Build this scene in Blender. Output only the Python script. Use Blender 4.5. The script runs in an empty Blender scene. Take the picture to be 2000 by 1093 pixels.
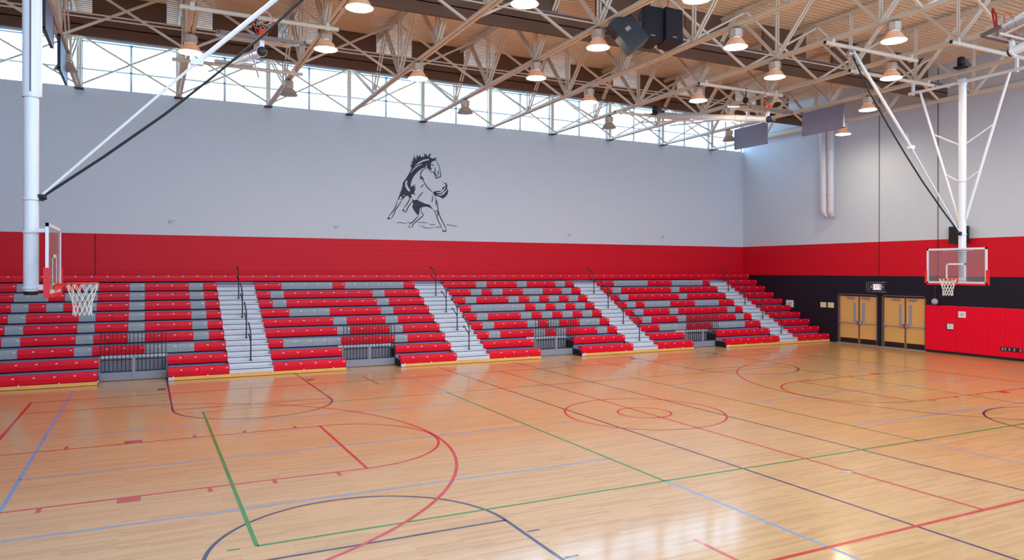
import bpy, math, random
from mathutils import Vector, Matrix
from mathutils.geometry import tessellate_polygon
random.seed(4)
sc = bpy.context.scene
COL = sc.collection
# ---------------------------------------------------------------- camera
W, H = 2000, 1093
CAM = (-10.2793, -13.6989, 3.2703)
YAW, ROLL, FPX, SY = 0.4643, 0.0017, 1427.26, -18.66
cd = bpy.data.cameras.new('camera')
cam = bpy.data.objects.new('camera', cd); COL.objects.link(cam)
cd.sensor_fit = 'HORIZONTAL'; cd.sensor_width = 36.0
cd.lens = 36.0 * FPX / W
cd.shift_y = SY / W
cd.clip_end = 200
Fv = Vector((math.sin(YAW), math.cos(YAW), 0)); Rv = Vector((math.cos(YAW), -math.sin(YAW), 0)); Uv = Vector((0, 0, 1))
R2 = Rv * math.cos(ROLL) + Uv * math.sin(ROLL); U2 = -Rv * math.sin(ROLL) + Uv * math.cos(ROLL)
M = Matrix((R2, U2, -Fv)).transposed().to_4x4(); M.translation = Vector(CAM)
cam.matrix_world = M
sc.camera = cam
# ---------------------------------------------------------------- world, light, exposure
WORLD_STRENGTH = 9.0
LAMP_STRENGTH = 86.0
world = bpy.data.worlds.new('world'); sc.world = world; world.use_nodes = True
nt = world.node_tree; nt.nodes.clear()
wo = nt.nodes.new('ShaderNodeOutputWorld'); bg = nt.nodes.new('ShaderNodeBackground')
tcw = nt.nodes.new('ShaderNodeTexCoord'); sep = nt.nodes.new('ShaderNodeSeparateXYZ'); cr = nt.nodes.new('ShaderNodeValToRGB')
cr.color_ramp.elements[0].position = 0.0; cr.color_ramp.elements[0].color = (0.42, 0.71, 1.0, 1)
cr.color_ramp.elements[1].position = 0.8; cr.color_ramp.elements[1].color = (0.38, 0.68, 1.0, 1)
nt.links.new(tcw.outputs['Generated'], sep.inputs[0]); nt.links.new(sep.outputs['Z'], cr.inputs[0])
nt.links.new(cr.outputs[0], bg.inputs[0]); bg.inputs[1].default_value = WORLD_STRENGTH
nt.links.new(bg.outputs[0], wo.inputs[0])
sc.view_settings.view_transform = 'Standard'; sc.view_settings.look = 'None'
sc.view_settings.gamma = 1.0; sc.view_settings.use_curve_mapping = False
sc.view_settings.exposure = 0.15
WX, WY = 18.1436, 15.59          # inner faces of the end walls and of the long walls
SILL, HEAD, DECK = 9.575, 11.24, 11.5
FILL_SILL = 5.4                       # unseen near wall: glazing made taller, from here up, to add cool daylight
for sgn in (-1, 1):              # portals in the clerestory and heightened near glazing guide the sky light in
    ld = bpy.data.lights.new('sky_portal', 'AREA'); ld.shape = 'RECTANGLE'; ld.size = 2 * WX; s0 = SILL if sgn > 0 else FILL_SILL; ld.size_y = HEAD - s0
    ld.cycles.is_portal = True
    lo = bpy.data.objects.new('sky_portal', ld); COL.objects.link(lo)
    lo.location = (0, sgn * (WY + 0.32), (s0 + HEAD) / 2)
    lo.rotation_euler = (math.radians(-90 * sgn), 0, 0)
# ---------------------------------------------------------------- materials
def lin(c):
    return tuple((v / 255 / 12.92) if v / 255 <= 0.04045 else ((v / 255 + 0.055) / 1.055) ** 2.4 for v in c) + (1,)
def mat(name, rgb, rough=0.5, metal=0.0, spec=0.5, coat=0.0, vary=0.0, vscale=3.0, bump=0.0, bscale=40.0):
    m = bpy.data.materials.new(name); m.use_nodes = True; n = m.node_tree; b = n.nodes['Principled BSDF']
    c = lin(rgb)
    b.inputs['Base Color'].default_value = c; b.inputs['Roughness'].default_value = rough
    b.inputs['Metallic'].default_value = metal; b.inputs['Specular IOR Level'].default_value = spec
    b.inputs['Coat Weight'].default_value = coat
    tc = n.nodes.new('ShaderNodeTexCoord')
    nz = n.nodes.new('ShaderNodeTexNoise'); nz.inputs['Scale'].default_value = vscale; nz.inputs['Detail'].default_value = 4
    n.links.new(tc.outputs['Object'], nz.inputs['Vector'])
    mx = n.nodes.new('ShaderNodeMixRGB'); mx.blend_type = 'MULTIPLY'
    mr = n.nodes.new('ShaderNodeMapRange'); mr.inputs[3].default_value = 1 - max(vary, 0.02); mr.inputs[4].default_value = 1 + max(vary, 0.02)
    n.links.new(nz.outputs['Fac'], mr.inputs[0]); mx.inputs[0].default_value = 1; mx.inputs[1].default_value = c
    n.links.new(mr.outputs[0], mx.inputs[2]); n.links.new(mx.outputs[0], b.inputs['Base Color'])
    if bump:
        n2 = n.nodes.new('ShaderNodeTexNoise'); n2.inputs['Scale'].default_value = bscale
        n.links.new(tc.outputs['Object'], n2.inputs['Vector'])
        bp_ = n.nodes.new('ShaderNodeBump'); bp_.inputs['Strength'].default_value = bump; bp_.inputs['Distance'].default_value = 0.01
        n.links.new(n2.outputs['Fac'], bp_.inputs['Height']); n.links.new(bp_.outputs[0], b.inputs['Normal'])
    return m
def block_mat(name, rgb, rough, axis):
    """painted concrete block: shallow joints in the relief, 400 x 200 mm courses"""
    m = mat(name, rgb, rough, vary=0.05, vscale=1.2, spec=0.18); n = m.node_tree; b = n.nodes['Principled BSDF']
    tc = n.nodes.new('ShaderNodeTexCoord'); sp = n.nodes.new('ShaderNodeSeparateXYZ'); cb = n.nodes.new('ShaderNodeCombineXYZ')
    n.links.new(tc.outputs['Object'], sp.inputs[0]); n.links.new(sp.outputs[axis], cb.inputs[0]); n.links.new(sp.outputs['Z'], cb.inputs[1])
    br = n.nodes.new('ShaderNodeTexBrick'); br.inputs['Scale'].default_value = 1.0; br.inputs['Brick Width'].default_value = 0.4064
    br.inputs['Row Height'].default_value = 0.2032; br.inputs['Mortar Size'].default_value = 0.006; br.inputs['Mortar Smooth'].default_value = 0.6
    br.inputs['Color1'].default_value = (1, 1, 1, 1); br.inputs['Color2'].default_value = (1, 1, 1, 1); br.inputs['Mortar'].default_value = (0, 0, 0, 1)
    n.links.new(cb.outputs[0], br.inputs['Vector'])
    bp_ = n.nodes.new('ShaderNodeBump'); bp_.inputs['Strength'].default_value = 0.35; bp_.inputs['Distance'].default_value = 0.01
    n.links.new(br.outputs['Color'], bp_.inputs['Height']); n.links.new(bp_.outputs[0], b.inputs['Normal'])
    return m
def glass_mat(name, tint, refl=0.08):
    m = bpy.data.materials.new(name); m.use_nodes = True; n = m.node_tree; n.nodes.clear()
    o = n.nodes.new('ShaderNodeOutputMaterial'); t = n.nodes.new('ShaderNodeBsdfTransparent'); g = n.nodes.new('ShaderNodeBsdfGlossy')
    t.inputs[0].default_value = tint; g.inputs['Roughness'].default_value = 0.02
    lw = n.nodes.new('ShaderNodeLayerWeight'); pw = n.nodes.new('ShaderNodeMath'); pw.operation = 'POWER'; pw.inputs[1].default_value = 5.0
    lw.inputs['Blend'].default_value = 0.5; fr = n.nodes.new('ShaderNodeMath'); fr.operation = 'MULTIPLY_ADD'; fr.inputs[1].default_value = 0.9; fr.inputs[2].default_value = 0.04
    n.links.new(lw.outputs['Facing'], pw.inputs[0]); n.links.new(pw.outputs[0], fr.inputs[0])
    mx = n.nodes.new('ShaderNodeMixShader'); n.links.new(fr.outputs[0], mx.inputs[0]); n.links.new(t.outputs[0], mx.inputs[1]); n.links.new(g.outputs[0], mx.inputs[2])
    n.links.new(mx.outputs[0], o.inputs[0]); return m
def board_glass(name):
    m = glass_mat(name, (0.80, 0.83, 0.86, 1)); n = m.node_tree; o = [q for q in n.nodes if q.type == 'OUTPUT_MATERIAL'][0]
    src = o.inputs[0].links[0].from_socket; d = n.nodes.new('ShaderNodeBsdfDiffuse'); d.inputs[0].default_value = (0.7, 0.72, 0.76, 1)
    mx = n.nodes.new('ShaderNodeMixShader'); mx.inputs[0].default_value = 0.10; n.links.new(src, mx.inputs[1]); n.links.new(d.outputs[0], mx.inputs[2]); n.links.new(mx.outputs[0], o.inputs[0]); return m
def emit_mat(name, col, s):
    m = bpy.data.materials.new(name); m.use_nodes = True; n = m.node_tree; n.nodes.clear()
    o = n.nodes.new('ShaderNodeOutputMaterial'); e = n.nodes.new('ShaderNodeEmission'); e.inputs[0].default_value = col; e.inputs[1].default_value = s
    n.links.new(e.outputs[0], o.inputs[0]); return m
def shade_mat():
    m = bpy.data.materials.new('lamp_shade'); m.use_nodes = True; n = m.node_tree; n.nodes.clear()
    o = n.nodes.new('ShaderNodeOutputMaterial'); d = n.nodes.new('ShaderNodeBsdfPrincipled'); t = n.nodes.new('ShaderNodeBsdfTranslucent'); mx = n.nodes.new('ShaderNodeMixShader')
    d.inputs['Base Color'].default_value = lin((200, 178, 156)); d.inputs['Roughness'].default_value = 0.25; t.inputs[0].default_value = lin((214, 178, 140)); mx.inputs[0].default_value = 0.10
    n.links.new(d.outputs[0], mx.inputs[1]); n.links.new(t.outputs[0], mx.inputs[2]); n.links.new(mx.outputs[0], o.inputs[0]); return m
def floor_mat():
    m = bpy.data.materials.new('maple_floor'); m.use_nodes = True; n = m.node_tree; b = n.nodes['Principled BSDF']; L = n.links.new
    tc = n.nodes.new('ShaderNodeTexCoord')
    def brick(w, h, c1, c2, off=0.37, fr=2):
        br = n.nodes.new('ShaderNodeTexBrick'); br.inputs['Scale'].default_value = 1; br.inputs['Brick Width'].default_value = w; br.inputs['Row Height'].default_value = h
        br.inputs['Mortar Size'].default_value = 0.0007; br.inputs['Mortar Smooth'].default_value = 0.3; br.offset = off; br.offset_frequency = fr
        br.inputs['Color1'].default_value = c1; br.inputs['Color2'].default_value = c2; br.inputs['Mortar'].default_value = lin((150, 112, 74))
        L(tc.outputs['Object'], br.inputs['Vector']); return br
    b1 = brick(0.93, 0.0572, lin((212, 166, 112)), lin((196, 150, 96)))
    b2 = brick(0.93, 0.0572, (1, 1, 1, 1), (0.90, 0.87, 0.82, 1)); b2.inputs['Bias'].default_value = -0.55; b2.inputs['Mortar'].default_value = (1, 1, 1, 1)
    mp = n.nodes.new('ShaderNodeMapping'); mp.inputs['Scale'].default_value = (1.2, 26, 1); L(tc.outputs['Object'], mp.inputs[0])
    nz = n.nodes.new('ShaderNodeTexNoise'); nz.inputs['Scale'].default_value = 1.6; nz.inputs['Detail'].default_value = 6; L(mp.outputs[0], nz.inputs[0])
    mr = n.nodes.new('ShaderNodeMapRange'); mr.inputs[1].default_value = 0.3; mr.inputs[2].default_value = 0.7; mr.inputs[3].default_value = 0.90; mr.inputs[4].default_value = 1.05; L(nz.outputs['Fac'], mr.inputs[0])
    m1 = n.nodes.new('ShaderNodeMixRGB'); m1.blend_type = 'MULTIPLY'; m1.inputs[0].default_value = 1; L(b1.outputs[0], m1.inputs[1]); L(b2.outputs[0], m1.inputs[2])
    m2 = n.nodes.new('ShaderNodeMixRGB'); m2.blend_type = 'MULTIPLY'; m2.inputs[0].default_value = 1; L(m1.outputs[0], m2.inputs[1]); L(mr.outputs[0], m2.inputs[2])
    L(m2.outputs[0], b.inputs['Base Color'])
    b.inputs['Roughness'].default_value = 0.30; b.inputs['Specular IOR Level'].default_value = 0.5
    b.inputs['Coat Weight'].default_value = 0.45; b.inputs['Coat Roughness'].default_value = 0.10
    n3 = n.nodes.new('ShaderNodeTexNoise'); n3.inputs['Scale'].default_value = 1.3; n3.inputs['Detail'].default_value = 2; mp2 = n.nodes.new('ShaderNodeMapping'); mp2.inputs['Scale'].default_value = (0.6, 9, 1)
    L(tc.outputs['Object'], mp2.inputs[0]); L(mp2.outputs[0], n3.inputs[0])
    bu = n.nodes.new('ShaderNodeBump'); bu.inputs['Strength'].default_value = 0.012; bu.inputs['Distance'].default_value = 0.01; L(n3.outputs['Fac'], bu.inputs['Height'])
    L(bu.outputs[0], b.inputs['Normal'])
    return m
M_ = dict(
 floor=floor_mat(),
 white=mat('white_wall_paint', (206, 212, 220), 0.7, vary=0.02, bump=0.08, bscale=30),
 redwall=block_mat('red_block_paint', (208, 20, 38), 0.45, 'X'), blackwall=block_mat('black_block_paint', (34, 32, 44), 0.4, 'X'),
 redwally=block_mat('red_block_paint_end', (208, 20, 38), 0.45, 'Y'), blackwally=block_mat('black_block_paint_end', (34, 32, 44), 0.4, 'Y'),
 joint=mat('joint_sealant', (120, 110, 118), 0.8),
 jointd=mat('joint_sealant_dark', (60, 14, 22), 0.8),
 deck=mat('cream_roof_deck', (240, 216, 184), 0.6, vary=0.03),
 steel=mat('beige_steel_paint', (228, 214, 194), 0.5, vary=0.04),
 steelw=mat('white_window_frame', (190, 196, 210), 0.45),
 brown=mat('brown_baffle_board', (110, 82, 64), 0.7, vary=0.08, vscale=0.8),
 ledge=mat('grey_ledge', (140, 140, 148), 0.6),
 seat_red=mat('red_seat_plastic', (222, 12, 40), 0.38, spec=0.22, vary=0.05, vscale=2.0),
 seat_grey=mat('grey_seat_plastic', (150, 160, 168), 0.4, spec=0.2, vary=0.05, vscale=2.0),
 plate=mat('seat_number_plate', (236, 226, 226), 0.4),
 deckg=mat('lavender_grey_deck', (124, 124, 158), 0.55, vary=0.06),
 alu=mat('grey_step_metal', (204, 210, 222), 0.5, 0.0, vary=0.04), dark=mat('black_steel', (26, 25, 30), 0.5),
 gap=mat('dark_underside', (14, 12, 16), 0.9),  # near-black that paints shade into seat gaps and tread slits
 wood=mat('honey_wood_skirt', (236, 176, 92), 0.4, vary=0.12, vscale=2.5),
 gatep=mat('grey_gate_panel', (140, 142, 156), 0.45),
 rail=mat('charcoal_rail', (44, 44, 52), 0.4, 0.3),
 door=mat('oak_door_veneer', (226, 172, 102), 0.4, vary=0.07, vscale=1.5), frame=mat('brown_grey_frame', (96, 84, 82), 0.45),
 kick=mat('black_kick_plate', (30, 22, 22), 0.4), chrome=mat('satin_steel', (190, 188, 192), 0.3, 0.8),
 doorglass=mat('grey_door_glass', (150, 156, 160), 0.15),
 pad=mat('red_wall_pad', (236, 0, 44), 0.42, spec=0.25, vary=0.03), padb=mat('black_pad_base', (22, 18, 22), 0.6),
 ivory=mat('ivory_plate', (226, 218, 170), 0.4), paper=mat('paper_white', (228, 232, 240), 0.6), ink=mat('ink', (50, 50, 60), 0.6),
 mural=mat('mural_black_paint', (38, 40, 58), 0.6), black=mat('black_speaker', (24, 24, 30), 0.5), grille=mat('speaker_grille', (18, 18, 26), 0.7, bump=0.5, bscale=300),
 pole=mat('white_hoop_paint', (226, 226, 230), 0.35), frameb=mat('white_backboard_frame', (214, 218, 226), 0.35),
 orange=mat('orange_rim', (236, 62, 22), 0.35), net=mat('net_cord', (232, 226, 218), 0.8), redpad=mat('red_board_pad', (214, 20, 30), 0.45),
 glass=glass_mat('clear_glass', (0.97, 0.98, 1, 1)), bglass=board_glass('backboard_glass'),
 lamp=mat('lamp_housing', (204, 186, 168), 0.4, 0.2), shade=shade_mat(), ring=mat('bright_ring', (240, 236, 226), 0.2, 0.6),
 lens=emit_mat('lamp_lens', (1.0, 0.85, 0.60, 1), LAMP_STRENGTH), exitlit=emit_mat('exit_face', (1.0, 0.93, 0.93, 1), 1.1), exitred=mat('exit_red', (232, 44, 44), 0.5),
 panelg=mat('grey_hung_panel', (132, 130, 150), 0.6), duct=mat('white_duct', (212, 208, 212), 0.4),
 red_line=mat('red_line_paint', (196, 34, 32), 0.25, coat=0.3), green_line=mat('green_line_paint', (34, 130, 44), 0.25, coat=0.3),
 blue_line=mat('light_blue_line_paint', (110, 152, 204), 0.25, coat=0.3), navy_line=mat('navy_line_paint', (34, 34, 74), 0.25, coat=0.3),
 pink=mat('faded_red_block_paint', (186, 64, 66), 0.25, coat=0.3), ball=mat('ball_mesh', (176, 164, 170), 0.6, bump=0.8, bscale=60),
 padgrey=mat('brown_grey_board_pad', (104, 88, 84), 0.5),
 redcord=mat('red_cord', (170, 20, 22), 0.5), strap=mat('black_strap', (18, 18, 22), 0.6))
# ---------------------------------------------------------------- mesh helpers
class MB:
    def __init__(s): s.v = []; s.f = []; s.m = []; s.sm = []
    def add(s, vs, fs, mi=0, smooth=False):
        o = len(s.v); s.v += [tuple(p) for p in vs]
        for f in fs: s.f.append(tuple(i + o for i in f)); s.m.append(mi); s.sm.append(smooth)
        return s
    def box(s, x0, x1, y0, y1, z0, z1, mi=0):
        return s.add([(x0, y0, z0), (x1, y0, z0), (x1, y1, z0), (x0, y1, z0), (x0, y0, z1), (x1, y0, z1), (x1, y1, z1), (x0, y1, z1)],
              [(0, 3, 2, 1), (4, 5, 6, 7), (0, 1, 5, 4), (1, 2, 6, 5), (2, 3, 7, 6), (3, 0, 4, 7)], mi)
    def bar(s, a, b, w, h, up=(0, 0, 1), mi=0):
        a = Vector(a); b = Vector(b); d = (b - a).normalized(); up = Vector(up)
        if abs(d.dot(up)) > 0.95: up = Vector((0, 1, 0))
        r = d.cross(up).normalized(); u = r.cross(d).normalized(); vs = []
        for p in (a, b):
            for i, j in ((-1, -1), (1, -1), (1, 1), (-1, 1)): vs.append(p + r * (w / 2 * i) + u * (h / 2 * j))
        return s.add(vs, [(0, 1, 2, 3), (7, 6, 5, 4), (0, 4, 5, 1), (1, 5, 6, 2), (2, 6, 7, 3), (3, 7, 4, 0)], mi)
    def tube(s, pts, r, n=10, mi=0, closed=False, caps=True):
        pts = [Vector(p) for p in pts]; k = len(pts); vs = []; prev = None
        rs = r if isinstance(r, (list, tuple)) else [r] * k
        for i, p in enumerate(pts):
            if closed: d = (pts[(i + 1) % k] - pts[i - 1]).normalized()
            else: d = ((pts[min(i + 1, k - 1)]) - (pts[max(i - 1, 0)])).normalized()
            if prev is None:
                a = Vector((0, 0, 1)) if abs(d.z) < 0.9 else Vector((1, 0, 0)); u = d.cross(a).normalized()
            else:
                u = (prev - d * prev.dot(d)).normalized()
            prev = u; w = d.cross(u)
            for j in range(n):
                t = 2 * math.pi * j / n; vs.append(p + (u * math.cos(t) + w * math.sin(t)) * rs[i])
        fs = []
        for i in range(k if closed else k - 1):
            i2 = (i + 1) % k
            for j in range(n): fs.append((i * n + j, i * n + (j + 1) % n, i2 * n + (j + 1) % n, i2 * n + j))
        s.add(vs, fs, mi, True)
        if caps and not closed:
            s.add(vs[:n], [tuple(range(n))], mi); s.add(vs[-n:], [tuple(range(n))[::-1]], mi)
        return s
    def lathe(s, prof, c=(0, 0, 0), n=20, mi=0, smooth=True):
        vs = []
        for r, z in prof:
            for j in range(n):
                t = 2 * math.pi * j / n; vs.append((c[0] + r * math.cos(t), c[1] + r * math.sin(t), c[2] + z))
        fs = [(i * n + j, i * n + (j + 1) % n, (i + 1) * n + (j + 1) % n, (i + 1) * n + j) for i in range(len(prof) - 1) for j in range(n)]
        return s.add(vs, fs, mi, smooth)
    def extrude(s, prof, axis, a, b, mi=0):
        """prof: closed list of 2-D points in the plane across axis"""
        def P(q, t): return (t, q[0], q[1]) if axis == 'x' else ((q[0], t, q[1]) if axis == 'y' else (q[0], q[1], t))
        n = len(prof); vs = [P(q, a) for q in prof] + [P(q, b) for q in prof]
        fs = [(i, (i + 1) % n, n + (i + 1) % n, n + i) for i in range(n)] + [tuple(range(n))[::-1], tuple(range(n, 2 * n))]
        return s.add(vs, fs, mi)
    def build(s, name, mats, parent=None, loc=None):
        me = bpy.data.meshes.new(name); me.from_pydata(s.v, [], s.f)
        if not isinstance(mats, (list, tuple)): mats = [mats]
        for m in mats: me.materials.append(m)
        me.polygons.foreach_set('material_index', s.m); me.polygons.foreach_set('use_smooth', s.sm); me.update()
        o = bpy.data.objects.new(name, me); COL.objects.link(o)
        if loc: o.location = loc
        if parent: o.parent = parent
        return o
def share(o, parent, loc=(0, 0, 0), rot=None, me=None):
    c = o.copy(); COL.objects.link(c); c.parent = parent; c.location = loc
    if rot: c.rotation_euler = rot
    return c
def tag(o, label, cat, group=None, kind=None):
    o['label'] = label; o['category'] = cat
    if group: o['group'] = group
    if kind: o['kind'] = kind
    return o
def struct(o): o['kind'] = 'structure'; return o
def thing(name, label, cat, loc=(0, 0, 0), rz=0.0, group=None):
    e = bpy.data.objects.new(name, None); COL.objects.link(e); e.location = loc; e.rotation_euler = (0, 0, rz); e.empty_display_size = 0.2
    return tag(e, label, cat, group)
def setting(name, loc=(0, 0, 0)):
    e = bpy.data.objects.new(name, None); COL.objects.link(e); e.location = loc; return struct(e)
ORD = ['nearest', 'second', 'third', 'fourth', 'fifth', 'sixth', 'seventh', 'eighth', 'ninth', 'tenth', 'eleventh', 'twelfth']
# ================================================================= ROOM
fl = struct(MB().box(-WX - 0.3, WX + 0.3, -WY - 0.3, WY + 0.3, -0.2, 0.0).build('floor', M_['floor']))
def long_wall(name, sy):
    a, b = (WY, WY + 0.3) if sy > 0 else (-WY - 0.3, -WY)
    m = MB(); x0, x1 = -WX - 0.3, WX + 0.3
    m.box(x0, x1, a, b, 0, 3.06, 1); m.box(x0, x1, a, b, 3.06, 4.533, 1); m.box(x0, x1, a, b, 4.533, SILL if sy > 0 else FILL_SILL, 0); m.box(x0, x1, a, b, HEAD, 12.0, 0)
    return struct(m.build(name, [M_['white'], M_['redwall']]))
def end_wall(name, sx):
    a, b = (WX, WX + 0.3) if sx > 0 else (-WX - 0.3, -WX)
    m = MB(); y0, y1 = -WY, WY
    if sx > 0:   # recesses for the two pairs of doors
        for (p, q, z0, z1, mi) in ((y0, 5.37, 0, 3.06, 2), (7.37, 7.58, 0, 3.06, 2), (9.61, y1, 0, 3.06, 2), (5.37, 7.37, 2.24, 3.06, 2), (7.58, 9.61, 2.24, 3.06, 2)):
            m.box(a, b, p, q, z0, z1, mi)
        m.box(b, b + 0.05, 5.0, 10.0, 0, 2.4, 3)
    else: m.box(a, b, y0, y1, 0, 3.06, 2)
    m.box(a, b, y0, y1, 3.06, 4.54, 1); m.box(a, b, y0, y1, 4.54, 12.0, 0)
    return struct(m.build(name, [M_['white'], M_['redwally'], M_['blackwally'], M_['gap']]))
wl = long_wall('wall_bleacher_side', 1); wn = long_wall('wall_near_side', -1)
we = end_wall('wall_end', 1); wf = end_wall('wall_far_end', -1)
for y in (7.5, 4.87, -2.0):
    MB().box(WX - 0.012, WX, y - 0.02, y + 0.02, 4.54, 11.4).build('control_joint', M_['joint'], we)
    MB().box(WX - 0.012, WX, y - 0.014, y + 0.014, 3.0, 4.54).build('control_joint', M_['jointd'], we)
MB().box(-11.875, -11.85, WY - 0.01, WY, 2.9, 4.53).build('control_joint', M_['jointd'], wl)
MB().box(WX - 0.05, WX, -WY, 9.3, 10.04, 10.14).box(WX - 0.10, WX, -WY, 9.3, 10.12, 10.14).build('wall_ledge', M_['steel'], we)
struct(MB().box(WX - 0.02, WX, -WY, 5.4, 0.0, 0.02).box(WX - 0.05, WX + 0.02, 5.4, 9.65, 0.0, 0.025).build('baseboard_end', M_['ledge']))
struct(MB().box(-WX, WX, WY - 0.16, WY, HEAD - 0.02, HEAD + 0.02).box(-WX, WX, WY - 0.02, WY, HEAD, 11.45).build('trim_1', M_['steelw']))
# roof deck with real flutes (ridges run along X, 0.2 m apart)
prof = []; y = -WY - 0.3
while y < WY + 0.3:
    prof += [(y, DECK), (y + 0.10, DECK), (y + 0.125, DECK + 0.075), (y + 0.175, DECK + 0.075)]; y += 0.2
vs = [(x, p, z) for x in (-WX - 0.3, WX + 0.3) for p, z in prof]; n = len(prof)
m = MB().add(vs, [(i, i + 1, n + i + 1, n + i) for i in range(n - 1)])
m.box(-WX - 0.3, WX + 0.3, -WY - 0.3, WY + 0.3, DECK + 0.08, DECK + 0.2)
struct(m.build('ceiling', M_['deck']))
# clerestory windows: one setting piece per bay, panes, mullions and rails its parts
BAYX = [-18.1, -15.45, -12.32, -9.2, -6.1, -2.98, 0.13, 3.25, 6.36, 9.5, 12.62, 15.8, 18.1]
wi = 0
for sy in (1, -1):  # the unseen near side gets the taller glazing, added for its daylight
    for i in range(len(BAYX) - 1):
        wi += 1; a, b = BAYX[i], BAYX[i + 1]; mid = (a + b) / 2; yy = sy * (WY + 0.08)
        s0 = SILL if sy > 0 else FILL_SILL; w = setting('window_%d' % wi, (mid, yy, s0)); h = HEAD - s0; rz_ = .68 if sy > 0 else 2.4
        for (p, q) in ((a, mid), (mid, b)):
            if q - p < 0.8: continue
            for (z0, z1) in ((0, rz_), (rz_, h)):
                MB().box(p - mid + 0.03, q - mid - 0.03, 0.01, 0.016, z0 + 0.02, z1 - 0.02).build('pane', M_['glass'], w)
        for x in (a - mid + 0.04, 0, b - mid - 0.04):
            MB().box(x - 0.04, x + 0.04, -0.05, 0.06, 0, h).build('mullion', M_['steelw'], w)
        MB().box(a - mid, b - mid, -0.05, 0.06, rz_ - .025, rz_ + .02).build('rail', M_['steelw'], w)
        MB().box(a - mid, b - mid, -0.06, 0.08, -0.03, 0.03).box(a - mid, b - mid, -0.05, 0.06, h - 0.05, h).build('frame', M_['steelw'], w)
for sy in (1,):
    g = thing('window_guard', 'thin horizontal wire guard strung across the clerestory windows', 'wire guard', (0, sy * (WY - 0.09), SILL))
    for z in (0.33, 0.62, 0.77, 1.05, 1.23):
        MB().tube([(-WX, 0, z), (WX, 0, z)], 0.011, 6).build('wire', M_['steel'], g)
# ================================================================= COURT LINES (flat paint on the floor)
def strip(m, pts, w, z, closed=False):
    k = len(pts); L = []
    for i in range(k):
        if closed: a, b = Vector(pts[i - 1]), Vector(pts[(i + 1) % k])
        else: a, b = Vector(pts[max(i - 1, 0)]), Vector(pts[min(i + 1, k - 1)])
        d = (b - a).normalized(); nrm = Vector((-d.y, d.x)) * (w / 2); p = Vector(pts[i])
        L += [(p.x + nrm.x, p.y + nrm.y, z), (p.x - nrm.x, p.y - nrm.y, z)]
    fs = [(2 * i, 2 * i + 1, (2 * i + 3) % (2 * k), (2 * i + 2) % (2 * k)) for i in range(k if closed else k - 1)]
    m.add(L, fs)
def arc(cx, cy, r, a0, a1, n=64): return [(cx + r * math.cos(math.radians(a0 + (a1 - a0) * i / n)), cy + r * math.sin(math.radians(a0 + (a1 - a0) * i / n))) for i in range(n + 1)]
def line_part(name, matn, z, items):
    m = MB()
    for it in items:
        if it[0] == 'l': strip(m, [it[1], it[2]], it[3] if len(it) > 3 else 0.05, z)
        elif it[0] == 'a': strip(m, arc(*it[1:6]), it[6] if len(it) > 6 else 0.05, z)
        elif it[0] == 'r':
            x0, x1, y0, y1 = it[1:5]; m.add([(x0, y0, z), (x1, y0, z), (x1, y1, z), (x0, y1, z)], [(0, 1, 2, 3)])
    o = m.build(name, M_[matn], fl); o['label'] = name.replace('_', ' ') + ' painted on the wooden floor'; return o
E_ = 12.80
line_part('light_blue_court_lines', 'blue_line', 0.0006, [('l', (s * 3.04, t * 4.57), (s * 3.04, t * 9.1)) for s in (-1, 1) for t in (-1, 1)] + [('l', (s * 12.04, -9.1), (s * 12.04, 9.1), .06) for s in (-1, 1)]
    + [('l', (s * 3.03, y), (s * 12.04, y)) for s in (-1, 1) for y in (3.0, -0.1, -3.1, 9.1, -9.1)] + [('r', -2.28, -2.1, -0.16, -0.1)])
nav = []
for s in (-1, 1):
    c = s * 7.89
    for t in (-1, 1):
        nav += [('l', (c - 1.83, t * 10.9), (c - 1.83, t * 5.1)), ('l', (c + 1.83, t * 10.9), (c + 1.83, t * 5.1)), ('l', (c - 1.83, t * 5.1), (c + 1.83, t * 5.1)),
                ('a', c, t * 5.1, 1.83, 0, -t * 180)]
        for q in (-1, 1):
            nav += [('r', c + q * 2.0 - .1, c + q * 2.0 + .1, t * 8.5 - .12, t * 8.5 + .12), ('r', c + q * 1.97 - .09, c + q * 1.97 + .09, t * 6.53 - .02, t * 6.53 + .02), ('r', c + q * 1.97 - .09, c + q * 1.97 + .09, t * 5.6 - .02, t * 5.6 + .02)]
    nav += [('l', (s * 1.44, -10.9), (s * 1.44, 9.6))]
line_part('dark_navy_court_lines', 'navy_line', 0.0010, nav)
line_part('green_court_lines', 'green_line', 0.0014, [('l', (s * 9.1, -4.6), (s * 9.1, 4.56), .055) for s in (-1, 1)] + [('l', (-9.1, y), (9.1, y)) for y in (-4.6, 4.53)]
    + [('l', (s * 3.06, -4.6), (s * 3.06, 4.53)) for s in (-1, 1)] + [('r', s * 9.36 - .07, s * 9.36 + .07, y - .02, y + .02) for s in (-1, 1) for y in (-4.6, 4.53)])
red = [('a', 0, 0, 1.83, 0, 360), ('a', 0, 0, .61, 0, 360), ('l', (0, -7.62), (0, 7.62))]
for s in (-1, 1):
    red += [('l', (-E_, s * 7.64), (E_, s * 7.64), .06), ('l', (s * E_, -7.64), (s * E_, 7.64), .06), ('l', (s * 7.01, -1.83), (s * 7.01, 1.83), .055)]
    red += [('l', (s * E_, t * 1.83), (s * 7.01, t * 1.83)) for t in (-1, 1)] + [('l', (s * E_, t * 6.1), (s * 11.2, t * 6.05)) for t in (-1, 1)]
    red += [('a', s * 7.01, 0, 1.83, 90 if s > 0 else -90, 270 if s > 0 else 90), ('a', s * 11.2, 0, 6.05, 90 if s > 0 else -90, 270 if s > 0 else 90, .055)]
    red += [('l', (s * 4.3, t * 6.74), (s * 4.3, t * 8.5), .05) for t in (-1, 1)]
line_part('red_court_lines', 'red_line', 0.0018, red)
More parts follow.
